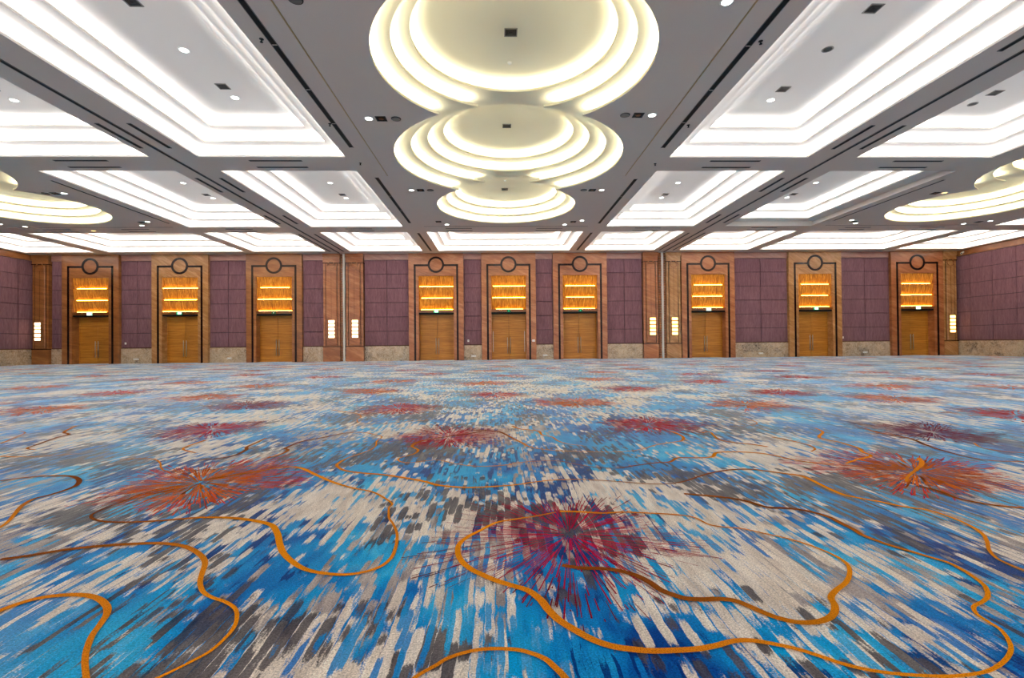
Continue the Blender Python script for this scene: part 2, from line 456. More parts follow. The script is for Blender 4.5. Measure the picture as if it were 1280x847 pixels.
BURSTS = [(0.35, 2.49, 'c'), (-2.15, 3.57, 'o'), (3.07, 3.52, 'o'), (-0.54, 5.16, 'c'), (1.77, 5.78, 'c'), (-3.4, 5.88, 'c'), (4.56, 5.03, 'p'), (-1.53, 7.56, 'c'), (-7.21, 7.93, 'o'), (-8.22, 10.69, 'c'), (-5.6, 9.6, 'o'), (-4.13, 8.11, 'p'), (-11.55, 12.48, 'o'), (-8.47, 13.53, 'o'), (-5.93, 12.17, 'o'), (-13.95, 17.1, 'o'), (-10.8, 15.1, 'c'), (-15.49, 20.02, 'o'), (-18.04, 19.18, 'o'), (-8.44, 16.77, 'c'), (-5.47, 15.28, 'c'), (-9.72, 19.75, 'o'), (-2.89, 13.26, 'o'), (-2.67, 10.35, 'o'), (-0.37, 12.1, 'o'), (-0.09, 9.4, 'c'), (0.44, 14.83, 'c'), (-2.26, 16.31, 'c'), (1.24, 7.98, 'o'), (2.64, 13.13, 'o'), (2.77, 10.19, 'c'), (3.41, 16.15, 'o'), (-3.45, 18.77, 'c'), (-0.54, 17.65, 'o'), (1.93, 19.14, 'c'), (5.08, 17.87, 'o'), (5.89, 14.64, 'c'), (5.08, 11.8, 'c'), (5.35, 9.2, 'c'), (3.79, 7.45, 'o'), (8.03, 13.03, 'c'), (8.2, 10.11, 'o'), (6.6, 7.97, 'o'), (8.92, 15.78, 'c'), (11.36, 14.64, 'c'), (10.57, 11.85, 'o'), (13.49, 13.09, 'c'), (14.86, 16.33, 'o'), (10.34, 9.56, 'o'), (6.59, 6.06, 'c')]


# ------------------------------------------------------------------ floor (one carpet; the woven lines and bursts lie in its mesh)
def catmull(pts, sub=5):
    out = []
    n = len(pts)
    for i in range(n - 1):
        p0 = Vector(pts[max(i - 1, 0)]); p1 = Vector(pts[i]); p2 = Vector(pts[i + 1]); p3 = Vector(pts[min(i + 2, n - 1)])
        for k in range(sub):
            t = k / sub
            out.append(0.5 * ((2 * p1) + (p2 - p0) * t + (2 * p0 - 5 * p1 + 4 * p2 - p3) * t * t + (3 * p1 - p0 - 3 * p2 + p3) * t ** 3))
    out.append(Vector(pts[-1]))
    return out


def mixc(a, b, t):
    return tuple(a[i] * (1 - t) + b[i] * t for i in range(3)) + (1.0,)


def build_floor():
    mb = MB()
    xs = [XL - 0.3 + i * (XR - XL + 0.6) / 24 for i in range(25)]
    ys = [YB + i * (D + 1.2 - YB) / 20 for i in range(21)]
    for i in range(24):
        for j in range(20):
            mb.face([(xs[i], ys[j], 0), (xs[i + 1], ys[j], 0), (xs[i + 1], ys[j + 1], 0), (xs[i], ys[j + 1], 0)], 0)
    orange = lin(240, 150, 14); gold = lin(222, 134, 26); maroon = lin(96, 34, 20)
    for li, line in enumerate(LINES):
        p = catmull(line, 6)
        ph = rng.uniform(0, 6.28)
        L = 0.0; prev = None; nrm = []
        for i, q in enumerate(p):
            a = p[max(i - 1, 0)]; b = p[min(i + 1, len(p) - 1)]
            d = (b - a)
            d = d.normalized() if d.length > 1e-6 else Vector((1, 0))
            nrm.append(Vector((-d.y, d.x)))
        for i in range(len(p) - 1):
            L += (p[i + 1] - p[i]).length
            w0 = 0.0115 + 0.005 * math.sin(L * 1.9 + ph)
            if prev is None: prev = w0
            t = max(0.0, math.sin(L * 1.15 + ph * 1.7)) ** 2
            c = mixc(mixc(orange, gold, 0.5 + 0.5 * math.sin(L * 2.3)), maroon, t * 0.8)
            a0 = p[i] + nrm[i] * prev; a1 = p[i] - nrm[i] * prev
            b0 = p[i + 1] + nrm[i + 1] * w0; b1 = p[i + 1] - nrm[i + 1] * w0
            mb.face([(a1.x, a1.y, .004), (b1.x, b1.y, .004), (b0.x, b0.y, .004), (a0.x, a0.y, .004)], 1, c)
            prev = w0

    crimson = lin(200, 16, 70); red = lin(190, 40, 44); dark = lin(104, 22, 22); oran = lin(226, 122, 36); purple = lin(120, 44, 92)

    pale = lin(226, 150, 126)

    def burst(cx, cy, kind, n, rad, wid, keep, soft=0.0):
        core = {'c': crimson, 'o': oran, 'p': purple}[kind]
        tip = {'c': dark, 'o': crimson, 'p': dark}[kind]
        for i in range(n):
            t = 2 * math.pi * (i + rng.uniform(-.4, .4)) / n
            lobe = 0.78 + 0.22 * math.sin(3 * t + cx) * math.cos(2 * t + cy)
            R = rad * lobe * rng.uniform(0.75, 1.08)
            r = rng.uniform(0.03, 0.34) * rad
            while r < R:
                seg = rng.uniform(0.10, 0.34) * rad
                e = min(r + seg, R)
                if rng.random() < keep:
                    f = (r + e) / 2 / rad
                    c = mixc(core, tip, min(1, max(0, (f - 0.25) * 1.5 + rng.uniform(-.25, .25))))
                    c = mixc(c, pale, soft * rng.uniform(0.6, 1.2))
                    tt = t + rng.uniform(-.01, .01)
                    d = Vector((math.cos(tt), math.sin(tt))); m = Vector((-d.y, d.x))
                    w = wid * rng.uniform(0.6, 1.3)
                    a = Vector((cx, cy)) + d * r; b = Vector((cx, cy)) + d * e
                    mb.face([(a.x - m.x * w * .6, a.y - m.y * w * .6, .0025), (b.x - m.x * w, b.y - m.y * w, .0025),
                             (b.x + m.x * w, b.y + m.y * w, .0025), (a.x + m.x * w * .6, a.y + m.y * w * .6, .0025)], 2, c)
                r = e + rng.uniform(0.02, 0.14) * rad

    pts = list(BURSTS)
    # the pattern carries on between and beyond the ones picked out
    for j in range(12):
        for i in range(24):
            x = -27 + i * 2.4 + (1.2 if j % 2 else 0) + rng.uniform(-.4, .4)
            y = 6.5 + j * 2.05 + rng.uniform(-.3, .3)
            if y < D - 0.8 and all((x - q[0]) ** 2 + (y - q[1]) ** 2 > 4.6 for q in pts) and rng.random() < 0.9:
                pts.append((x, y, rng.choice('ccooo')))
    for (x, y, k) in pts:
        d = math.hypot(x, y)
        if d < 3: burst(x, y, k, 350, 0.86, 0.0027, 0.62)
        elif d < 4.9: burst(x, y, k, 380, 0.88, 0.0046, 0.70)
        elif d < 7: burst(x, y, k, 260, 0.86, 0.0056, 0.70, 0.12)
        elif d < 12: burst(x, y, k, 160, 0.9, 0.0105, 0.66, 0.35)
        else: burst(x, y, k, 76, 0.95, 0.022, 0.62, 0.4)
    o = mb.build('floor', [M['carpet'], M['gold'], M['spoke']])
    tag(o, 'blue, cream and grey brush-stroke carpet with gold curving lines and crimson bursts', 'floor', kind='structure')
    return o


build_floor()

# ------------------------------------------------------------------ ceiling layout
COLX = {'far left': (-14.3, -10.1), 'inner left': (-8.7, -4.45), 'inner right': (5.15, 9.35), 'far right': (10.85, 15.05)}
ROWY = {'A': (5.6, 14.4), 'B': (15.55, 22.98), 'C': (24.06, 28.94)}
COFFERS = []   # rectangle, label, unlit steps
COFFERS += [(COLX['inner left'] + ROWY['A'], 'largest white stepped ceiling tray left of the nearest round recess', ()),
            (COLX['inner right'] + ROWY['A'], 'largest white stepped ceiling tray right of the nearest round recess', ()),
            (COLX['far left'] + ROWY['A'], 'big white ceiling tray cut off by the left picture edge, before the left round recesses', ()),
            (COLX['far right'] + ROWY['A'], 'big white ceiling tray cut off by the right picture edge, before the right round recesses', ()),
            (COLX['inner left'] + ROWY['B'], 'middle-row white stepped ceiling tray just left of the middle round recesses', ()),
            (COLX['inner right'] + ROWY['B'], 'middle-row white stepped ceiling tray just right of the middle round recesses', ()),
            (COLX['far left'] + ROWY['B'], 'middle-row white stepped ceiling tray beside the left round recesses', ()),
            (COLX['far right'] + ROWY['B'], 'middle-row white ceiling tray with an unlit grey outer step, beside the right round recesses', (0,)),
            ((24.1, 28.2) + ROWY['B'], 'small corner of a white ceiling tray beyond the right round recesses at the picture edge', ()),
            ((-3.5, 4.25) + ROWY['C'], 'wide white stepped ceiling tray against the door wall, above the three middle doors', ()),
            (COLX['inner left'] + ROWY['C'], 'short white ceiling tray by the door wall, just right of the left partition track', ()),
            (COLX['inner right'] + ROWY['C'], 'short white ceiling tray by the door wall, just left of the right partition track', ()),
            (COLX['far left'] + ROWY['C'], 'short white ceiling tray by the door wall, just left of the left partition track', ()),
            (COLX['far right'] + ROWY['C'], 'short white ceiling tray by the door wall, just right of the right partition track', ()),
            ((-22.6, -14.85) + ROWY['C'], 'wide white ceiling tray by the door wall beyond the left round recesses', ()),
            ((15.72, 23.4) + ROWY['C'], 'wide white ceiling tray by the door wall beyond the right round recesses', ()),
            ((-27.35, -23.4) + ROWY['C'], 'white ceiling tray in the far left corner above the left side wall', ()),
            ((24.15, 28.35) + ROWY['C'], 'white ceiling tray in the far right corner above the right side wall', ())]
CLUSTERS = [(CX0, 'cream ceiling recess of three overlapping stepped circles down the middle of the hall'),
            (-18.65, 'cream ceiling recess of overlapping stepped circles at the left picture edge'),
            (19.45, 'cream ceiling recess of overlapping stepped circles at the right picture edge')]
STEP = 0.25; LIP = 0.06; BACK = 0.14


def rect_poly(x0, x1, y0, y1, d=0.0):
    return [(x0 - d, y0 - d), (x1 + d, y0 - d), (x1 + d, y1 + d), (x0 - d, y1 + d)]


def circ_poly(cx, cy, r, n=96):
    return [(cx + r * math.cos(2 * math.pi * i / n), cy + r * math.sin(2 * math.pi * i / n)) for i in range(n)]


def chain_poly(cx, cs, n=56):
    """outline of overlapping circles whose centres stand on x = cx, going round anticlockwise"""
    right = []
    for i, (cy, r) in enumerate(cs):
        a0 = -math.pi / 2; a1 = math.pi / 2
        if i > 0:
            py, pr = cs[i - 1]; d = cy - py
            h = (d * d + r * r - pr * pr) / (2 * d)
            a0 = -math.asin(h / r)
        if i < len(cs) - 1:
            qy, qr = cs[i + 1]; d = qy - cy
            h = (d * d + r * r - qr * qr) / (2 * d)
            a1 = math.asin(h / r)
        for k in range(n + 1):
            t = a0 + (a1 - a0) * k / n
            p = (r * math.cos(t), cy + r * math.sin(t))
            if right and math.hypot(p[0] - right[-1][0], p[1] - right[-1][1]) < 1e-4:
                continue
            right.append(p)
    poly = [(cx + x, y) for x, y in right]
    for x, y in reversed(right[1:-1] if abs(right[0][0]) < 1e-6 else right):
        poly.append((cx - x, y))
    return poly


def fill(mb, outer, holes, z, mi=0):
    """flat face with holes, seen from below"""
    loops = [[Vector((x, y, 0)) for x, y in outer]] + [[Vector((x, y, 0)) for x, y in h] for h in holes]
    flat = [v for l in loops for v in l]
    for t in tessellate_polygon(loops):
        a, b, c = (flat[i] for i in t)
        if (b - a).cross(c - a).z > 0:
            a, c = c, a
        mb.face([(a.x, a.y, z), (b.x, b.y, z), (c.x, c.y, z)], mi)


def riser(mb, poly, z0, z1, mi=0):
    n = len(poly)
    for i in range(n):
        (x0, y0), (x1, y1) = poly[i], poly[(i + 1) % n]
        mb.face([(x0, y0, z0), (x0, y0, z1), (x1, y1, z1), (x1, y1, z0)], mi)


def band(mb, pin, pout, z, mi=0, up=True):
    n = len(pin)
    for i in range(n):
        j = (i + 1) % n
        q = [(*pin[i], z), (*pout[i], z), (*pout[j], z), (*pin[j], z)]
        mb.face(q if not up else q[::-1], mi)


def band_up_fix(mb, start, up):
    """make every face collected since start point up (or down)"""
    for k in range(start, len(mb.f)):
        a, b, c = (Vector(mb.v[i]) for i in mb.f[k][:3])
        nz = (b - a).cross(c - a).z
        if (nz > 0) != up:
            mb.f[k] = mb.f[k][::-1]


ceiling_holes = []


def make_coffer(r, label, off):
    x0, x1, y0, y1 = r
    ceiling_holes.append(rect_poly(*r))
    cx, cy = (x0 + x1) / 2, (y0 + y1) / 2
    t = thing('ceiling_tray', label, 'ceiling tray', (cx, cy, H), 'white stepped ceiling trays')
    ins = (0.0, 0.42, 0.84)
    hx, hy = (x1 - x0) / 2, (y1 - y0) / 2
    P = lambda d: [(-hx - d, -hy - d), (hx + d, -hy - d), (hx + d, hy + d), (-hx - d, hy + d)]
    for k in range(3):
        d = -ins[k]; z = k * STEP
        mb = MB()
        riser(mb, P(d), z, z + LIP)
        band(mb, P(d), P(d + BACK), z + LIP)
        riser(mb, P(d + BACK), z + LIP, z + STEP)
        if k < 2:
            fill(mb, P(d + BACK), [P(-ins[k + 1])], z + STEP)
        else:
            fill(mb, P(d + BACK), [], z + STEP)
        st = mb.build('tray_step', M['tray'], t)
        s = MB(); band(s, P(d + 0.05), P(d + 0.11), z + LIP + 0.006); band_up_fix(s, 0, True)
        s.build('light_strip', M['led_off'] if k in off else M['led_white'], st)
    return t


for r, label, off in COFFERS:
    make_coffer(r, label, off)

RAD = [[(9.6, 2.75), (14.6, 3.35), (19.6, 2.75)], [(9.6, 2.38), (14.6, 2.87), (19.6, 2.38)],
       [(9.6, 2.02), (14.6, 2.39), (19.6, 2.02)], [(14.6, 1.93)]]


def make_cluster(cx, label):
    t = thing('round_ceiling_recess', label, 'ceiling recess', (cx, 14.6, H), 'round cream ceiling recesses')
    sh = lambda cs: [(cy - 14.6, r) for cy, r in cs]
    ceiling_holes.append(chain_poly(cx, RAD[0]))

    def outl(k, d=0.0):
        cs = [(cy, r + d) for cy, r in sh(RAD[k])]
        if k < 2:
            return [chain_poly(0.0, cs)]
        return [circ_poly(0.0, cy, r) for cy, r in cs]

    for k in range(4):
        z = k * STEP
        mb = MB(); strips = []
        nxt = outl(k + 1) if k < 3 else []
        for q, (a, b, e, g) in enumerate(zip(outl(k), outl(k, BACK), outl(k, 0.05), outl(k, 0.11))):
            riser(mb, a, z, z + LIP)
            n0 = len(mb.f); band(mb, a, b, z + LIP); band_up_fix(mb, n0, True)
            riser(mb, b, z + LIP, z + STEP)
            if k < 2:
                holes = nxt
            elif k == 2:
                holes = nxt if q == 1 else []
            else:
                holes = []
            fill(mb, b, holes, z + STEP)
            s = MB(); band(s, e, g, z + LIP + 0.006); band_up_fix(s, 0, True); strips.append(s)
        st = mb.build('recess_step', M['cream'], t)
        for s in strips:
            s.build('light_strip', M['led_warm'], st)
    return t


for cx, label in CLUSTERS:
    make_cluster(cx, label)

mb = MB()
fill(mb, [(XL - 0.3, YB), (XR + 0.3, YB), (XR + 0.3, D + 1.2), (XL - 0.3, D + 1.2)], ceiling_holes, H)
tag(mb.build('ceiling', M['ceil']), 'flat grey painted ceiling between the white trays and round recesses', 'ceiling', kind='structure')
mb = MB()
mb.face([(XL - 0.3, YB, H + 1.3), (XR + 0.3, YB, H + 1.3), (XR + 0.3, D + 1.2, H + 1.3), (XL - 0.3, D + 1.2, H + 1.3)])
tag(mb.build('roof', M['ceil']), 'roof slab above the ceiling trays', 'roof', kind='structure')

# ------------------------------------------------------------------ things fixed to the ceiling
def slot_run(x, cuts, label, w=0.11, group='long black air slots along the ceiling'):
    """black linear air slot along y made of segments"""
    y0, y1 = cuts[0], cuts[-1]
    t = thing('linear_air_vent', label, 'air vent', (x, (y0 + y1) / 2, H), group)
    yc = (y0 + y1) / 2
    for a, b in zip(cuts[:-1], cuts[1:]):
        m = MB(); m.box(-w / 2, w / 2, a + 0.02 - yc, b - 0.02 - yc, -0.006, 0.0)
        m.build('slot_segment', M['black'], t)
    m = MB()
    for s in (-1, 1):
        m.box(s * w / 2 - 0.006, s * w / 2 + 0.006, y0 - yc, y1 - yc, -0.009, 0.0)
    m.build('slot_edge', M['midgrey'], t)


slot_run(-4.06, [5.8, 7.4, 9.02, 10.6, 12.23, 13.71], 'long black ceiling air slot beside the largest left tray')
slot_run(4.71, [5.8, 7.35, 8.95, 10.54, 12.12, 13.70], 'long black ceiling air slot beside the largest right tray')
slot_run(-3.98, [16.16, 18.2, 20.2, 22.24], 'black ceiling air slot beside the middle-row tray left of the middle round recesses')
slot_run(4.68, [16.31, 18.3, 20.3, 22.40], 'black ceiling air slot beside the middle-row tray right of the middle round recesses')
slot_run(-3.94, [24.24, 28.9], 'black ceiling air slot near the door wall, left of the wide middle tray')
slot_run(4.70, [24.27, 28.8], 'black ceiling air slot near the door wall, right of the wide middle tray')
slot_run(-14.70, [16.44, 19.3, 22.21], 'thin black ceiling slot between the left round recesses and the white tray', 0.06)
slot_run(15.45, [16.40, 19.2, 21.98], 'thin black ceiling slot between the right round recesses and the half-lit tray', 0.06)


def short_slot(x0, x1, y0, y1, label, group):
    t = thing('air_slot_vent', label, 'air vent', ((x0 + x1) / 2, (y0 + y1) / 2, H), group)
    hx, hy = (x1 - x0) / 2, (y1 - y0) / 2
    m = MB(); m.box(-hx, hx, -hy, hy, -0.006, 0.0); m.build('slot', M['black'], t)
    m = MB()
    if hx > hy:
        for s in (-1, 1): m.box(-hx, hx, s * hy - .006, s * hy + .006, -0.009, 0.0)
        m.box(-hx - .01, -hx + .01, -hy, hy, -.009, 0); m.box(hx - .01, hx + .01, -hy, hy, -.009, 0)
    else:
        for s in (-1, 1): m.box(s * hx - .006, s * hx + .006, -hy, hy, -0.009, 0.0)
        m.box(-hx, hx, -hy - .01, -hy + .01, -.009, 0); m.box(-hx, hx, hy - .01, hy + .01, -.009, 0)
    m.build('slot_frame', M['midgrey'], t)
    return t


for side, xs in (('left', (-9.86, -9.08)), ('right', (9.68, 10.50))):
    for nm, y0, y1 in (('before the first beam', 12.24, 13.76), ('past the first beam', 16.22, 17.70), ('before the last beam', 20.88, 22.34)):
        for q, x in enumerate(xs):
            which = 'outer' if (q == 0) == (side == 'left') else 'inner'
            short_slot(x - .05, x + .05, y0, y1, 'short black slot on the %s side of the %s partition track, %s' % (which, side, nm), 'short black air slots along the partition tracks')
    for q, x in enumerate(xs):
        which = 'outer' if (q == 0) == (side == 'left') else 'inner'
        short_slot(x - .04, x + .04, 24.4, 28.95, 'long black slot %s of the %s partition track, by the door wall' % (which + ' side', side), 'long black air slots by the door wall')
for x0 in (9.66,):
    short_slot(x0 - .05, x0 + .05, 7.5, 9.05, 'short black ceiling slot beside the right partition track at the right picture edge', 'short black air slots along the partition tracks')

for nm, cx in (('the largest left tray', -6.62), ('the largest right tray', 7.27), ('the far left tray', -12.3), ('the far right tray', 13.0)):
    for q, y in (('nearer', 14.69), ('farther', 15.23)):
        dx = 0.015 * (1 if q == 'nearer' else -1)
        short_slot(cx - .77 + dx, cx + .77 + dx, y - .045, y + .045, '%s of the two black cross slots on the beam beyond %s' % (q, nm), 'black cross slots on the first beam')
for nm, cx in (('the left round recesses, right part', -17.0), ('the left round recesses, left part', -20.6), ('the middle round recesses, left part', -1.86), ('the middle round recesses, right part', 2.48),
               ('the inner left middle-row tray', -6.6), ('the inner right middle-row tray', 7.25), ('the far left middle-row tray', -12.2), ('the half-lit tray', 12.95), ('the right round recesses, left part', 17.6), ('the right round recesses, right part', 21.3)):
    for q, y in (('nearer', 23.32), ('farther', 23.78)):
        short_slot(cx - .62, cx + .62, y - .035, y + .035, '%s thin cross slot on the last beam beyond %s' % (q, nm), 'thin cross slots on the last beam')

for side, x in (('left', -9.50), ('right', 10.12)):
    t = thing('divider_track', 'thin dark partition track line running down the ceiling to the %s white wall post' % side, 'track', (x, 0, H), 'ceiling partition tracks')
    m = MB(); m.box(-.035, .035, 2.0, D - .12, -.008, 0); m.build('track_slot', M['black'], t)
    m = MB()
    for s in (-1, 1): m.box(s * .042 - .01, s * .042 + .01, 2.0, D - .12, -.012, 0)
    m.build('track_rail', M['midgrey'], t)
for side, x in (('left', -3.58), ('right', 4.24)):
    m = MB(); m.box(-.014, .014, -5.4, 5.0, -.008, 0)
    o = m.build('brass_ceiling_strip', M['brass'], None, loc=(x, 11.0, H))
    tag(o, 'thin brass line on the grey ceiling %s of the round recesses' % side, 'strip', 'brass ceiling lines')
for nm, x0, x1 in (('middle', -3.45, 4.26), ('left', -22.4, -15.0), ('right', 15.7, 23.2)):
    m = MB(); m.box(-(x1 - x0) / 2, (x1 - x0) / 2, -.012, .012, -.005, 0)
    o = m.build('ceiling_groove', M['dark'], None, loc=((x0 + x1) / 2, 22.9, H))
    tag(o, 'hairline dark groove across the ceiling beyond the %s round recesses' % nm, 'groove', 'hairline ceiling grooves')


# prototypes
def proto_downlight(name, lampmat, r=0.085):
    t = thing(name, 'x', 'downlight')
    m = MB(); m.lathe([(r + .03, 0.0), (r + .03, -.008), (r + .012, -.012), (r, -.006)], 0, 0, 24)
    m.build('trim_ring', M['white'], t, True)
    m = MB(); m.face([(r * math.cos(-2 * math.pi * i / 24), r * math.sin(-2 * math.pi * i / 24), -.006) for i in range(24)])
    m.build('lamp_disc', lampmat, t)
    return t


PROTO = {}


def place(kind, maker, loc, label, group):
    if kind not in PROTO:
        t = maker(); PROTO[kind] = t
        t.location = loc; t['label'] = label; t['group'] = group
        return t
    return dup(PROTO[kind], loc, label, group)


def mk_off():
    t = thing('unlit_downlight', 'x', 'downlight')
    m = MB(); m.lathe([(.115, 0.0), (.115, -.008), (.095, -.012), (.085, -.006)], 0, 0, 24); m.build('trim_ring', M['midgrey'], t, True)
    m = MB(); m.face([(.086 * math.cos(-2 * math.pi * i / 24), .086 * math.sin(-2 * math.pi * i / 24), -.005) for i in range(24)]); m.build('lamp_disc', M['black'], t)
    return t


def mk_round():
    t = thing('round_ceiling_speaker', 'x', 'speaker')
    m = MB(); m.lathe([(.12, 0.0), (.12, -.01), (.10, -.014)], 0, 0, 24); m.build('rim', M['dark'], t, True)
    m = MB(); m.lathe([(.10, -.012), (.05, -.016), (.001, -.018)], 0, 0, 24); m.build('grille', M['midgrey'], t, True)
    return t


def mk_square(w=.125, inner='black'):
    t = thing('square_recessed_spot', 'x', 'spotlight')
    m = MB()
    for a, b, c, d in ((-w, w, -w, -w + .025), (-w, w, w - .025, w), (-w, -w + .025, -w, w), (w - .025, w, -w, w)):
        m.box(a, b, c, d, -.012, 0)
    m.build('frame', M['dark'], t)
    m = MB(); m.box(-w + .02, w - .02, -w + .02, w - .02, -.004, 0)
    m.build('inset_plate', M[inner], t)
    m = MB(); m.lathe([(.06, -.005), (.06, -.012), (.03, -.009), (.001, -.008)], 0, 0, 16); m.build('lens', M['trimwood'], t, True)
    return t


def mk_diffuser(w=.13):
    t = thing('square_air_diffuser', 'x', 'air vent')
    m = MB()
    for a, b, c, d in ((-w, w, -w, -w + .02), (-w, w, w - .02, w), (-w, -w + .02, -w, w), (w - .02, w, -w, w)):
        m.box(a, b, c, d, -.014, 0)
    m.build('frame', M['midgrey'], t)
    m = MB(); m.box(-w + .018, w - .018, -w + .018, w - .018, -.005, 0); m.build('core', M['black'], t)
    m = MB()
    for q in (.04, .075):
        for a, b, c, d in ((-q, q, -q - .008, -q), (-q, q, q, q + .008), (-q - .008, -q, -q, q), (q, q + .008, -q, q)):
            m.box(a, b, c, d, -.010, -.004)
    m.build('louvre', M['dark'], t)
    return t


def mk_sprink():
    t = thing('ceiling_sprinkler', 'x', 'sprinkler')
    m = MB(); m.lathe([(.04, 0), (.04, -.006), (.012, -.01)], 0, 0, 14); m.build('escutcheon', M['dark'], t, True)
    m = MB(); m.lathe([(.012, -.005), (.012, -.05), (.028, -.055), (.028, -.06), (.001, -.06)], 0, 0, 12); m.build('nozzle', M['black'], t, True)
    return t


def mk_smoke():
    t = thing('ceiling_smoke_detector', 'x', 'smoke detector')
    m = MB(); m.lathe([(.05, 0), (.05, -.012), (.035, -.02)], 0, 0, 18); m.build('base', M['white'], t, True)
    m = MB(); m.lathe([(.034, -.018), (.03, -.035), (.001, -.038)], 0, 0, 18); m.build('chamber', M['white'], t, True)
    return t


TOP = H + 3 * STEP
DL = lambda: proto_downlight('recessed_downlight', M['lamp'])
DA = lambda: proto_downlight('amber_downlight', M['lamp_amber'])
tray_names = {'largest left tray': (-6.60, 'A'), 'largest right tray': (7.14, 'A'), 'far left big tray': (-12.2, 'A2'), 'far right big tray': (12.7, 'A2'),
              'inner left middle-row tray': (-6.45, 'B'), 'inner right middle-row tray': (7.12, 'B'), 'far left middle-row tray': (-12.03, 'B'), 'half-lit middle-row tray': (12.65, 'B')}
for nm, (x, row) in tray_names.items():
    g = 'fixtures on the tray tops'
    if row == 'A':
        if 'left' in nm:
            place('dl', DL, (x, 10.45, TOP), 'round lit downlight midway along the %s' % nm, 'lit downlights')
        else:
            place('off', mk_off, (x, 10.26, TOP), 'round unlit dark downlight midway along the %s' % nm, 'unlit downlights')
        place('dl', DL, (x, 12.45, TOP), 'round lit downlight near the far end of the %s' % nm, 'lit downlights')
        place('dif', mk_diffuser, (x, 11.90, TOP), 'small square air diffuser just before the far downlight of the %s' % nm, 'square air diffusers')
        place('dif', mk_diffuser, (x, 8.98, TOP), 'square dark air diffuser at the picture\'s top edge in the %s' % nm, 'square air diffusers')
    elif row == 'A2':
        place('off' if x > 0 else 'dl', mk_off if x > 0 else DL, (x, 12.62, TOP), ('round unlit dark downlight in the %s' if x > 0 else 'round lit downlight in the %s') % nm, 'unlit downlights' if x > 0 else 'lit downlights')
        place('dif', mk_diffuser, (x, 12.03, TOP), 'small square air diffuser in the %s' % nm, 'square air diffusers')
    else:
        place('dl', DL, (x, 18.98, TOP), 'nearer lit downlight in the %s' % nm, 'lit downlights')
        place('dl', DL, (x, 20.93, TOP), 'farther lit downlight in the %s' % nm, 'lit downlights')
        place('dif', mk_diffuser, (x, 20.45, TOP), 'small square air diffuser in the %s' % nm, 'square air diffusers')
for nm, y, z in (('nearest', 9.77, TOP), ('largest middle', 14.55, TOP + STEP), ('farthest', 19.75, TOP)):
    place('dif', mk_diffuser, (0.30, y, z), 'small dark square diffuser at the centre of the %s circle of the round recess' % nm, 'square air diffusers')
for nm, y in (('nearest', 10.83), ('farthest', 18.7)):
    place('smk', mk_smoke, (0.30, y, TOP), 'tiny pale smoke detector on the top of the %s circle of the middle round recess' % nm, 'smoke detectors')

NEAR = 'where the nearest circles meet'
MID = 'where the farther circles meet'
for side, xs, ys in (('left', (-3.12, -2.82, -2.46), 11.95), ('right', (3.78, 3.44, 3.12), 11.72)):
    place('dl', DL, (xs[0], ys, H), 'lit downlight on the grey ceiling %s of %s' % (side, NEAR.replace('where ', 'the spot where ')), 'lit downlights')
    place('sq', mk_square, (xs[1], ys, H), 'dark square spot on the ceiling %s of the spot %s' % (side, NEAR), 'square recessed spots')
    place('rnd', mk_round, (xs[2], ys, H), 'grey round speaker on the ceiling %s of the spot %s' % (side, NEAR), 'round ceiling speakers')
for side, xs, ys in (('left', (-3.07, -2.75, -2.40), 17.5), ('right', (3.77, 3.43, 3.12), 17.5)):
    place('dl', DL, (xs[0], ys, H), 'lit downlight on the ceiling %s of the spot %s' % (side, MID), 'lit downlights')
    place('sq', mk_square, (xs[1], ys, H), 'brown square spot on the ceiling %s of the spot %s' % (side, MID), 'square recessed spots')
    place('rnd', mk_round, (xs[2], ys, H), 'grey round speaker on the ceiling %s of the spot %s' % (side, MID), 'round ceiling speakers')
FC = 'the farthest circle of the middle round recess'
place('sq', mk_square, (-2.66, 22.0, H), 'brown square spot at the left foot of ' + FC, 'square recessed spots')
place('dl', DL, (-2.34, 22.54, H), 'small lit downlight at the left foot of ' + FC, 'lit downlights')
place('dl', DL, (3.12, 22.61, H), 'lit downlight right of %s, nearer the wall' % FC, 'lit downlights')
place('sq', mk_square, (3.44, 22.08, H), 'brown square spot at the right foot of ' + FC, 'square recessed spots')
place('dl', DL, (3.80, 21.86, H), 'outermost lit downlight right of %s' % FC, 'lit downlights')
place('dl', DL, (3.76, 7.78, H), 'big bright downlight at the top picture edge right of the nearest round recess', 'lit downlights')
place('rnd', mk_round, (-3.19, 7.82, H), 'dark round speaker at the top picture edge left of the nearest round recess', 'round ceiling speakers')
LR = 'the left round recesses'
place('dl', DL, (-15.49, 17.83, H), 'lit downlight right of %s where two circles meet' % LR, 'lit downlights')
place('sq', mk_square, (-15.80, 17.83, H), 'dark square spot right of %s where two circles meet' % LR, 'square recessed spots')
place('rnd', mk_round, (-16.14, 17.83, H), 'grey round speaker right of %s where two circles meet' % LR, 'round ceiling speakers')
place('dl', DL, (-15.42, 21.88, H), 'lit downlight beyond %s, nearest the thin black slot' % LR, 'lit downlights')
place('sq', mk_square, (-15.75, 22.0, H), 'dark square spot beyond ' + LR, 'square recessed spots')
place('dl', DL, (-16.14, 22.55, H), 'lit downlight beyond %s, just before the hairline groove' % LR, 'lit downlights')
place('am', DA, (-19.11, 23.55, H), 'amber downlight on the last beam beyond ' + LR, 'amber downlights')
place('dl', DL, (-21.45, 22.70, H), 'lit downlight at the left end of the hairline groove beyond ' + LR, 'lit downlights')
place('dl', DL, (-22.09, 22.22, H), 'lit downlight at the left picture edge beyond ' + LR, 'lit downlights')
RR = 'the right round recesses'
place('am', DA, (16.82, 17.87, H), 'amber downlight left of %s where two circles meet' % RR, 'amber downlights')
place('sq', mk_square, (16.50, 17.90, H), 'dark square spot left of %s where two circles meet' % RR, 'square recessed spots')
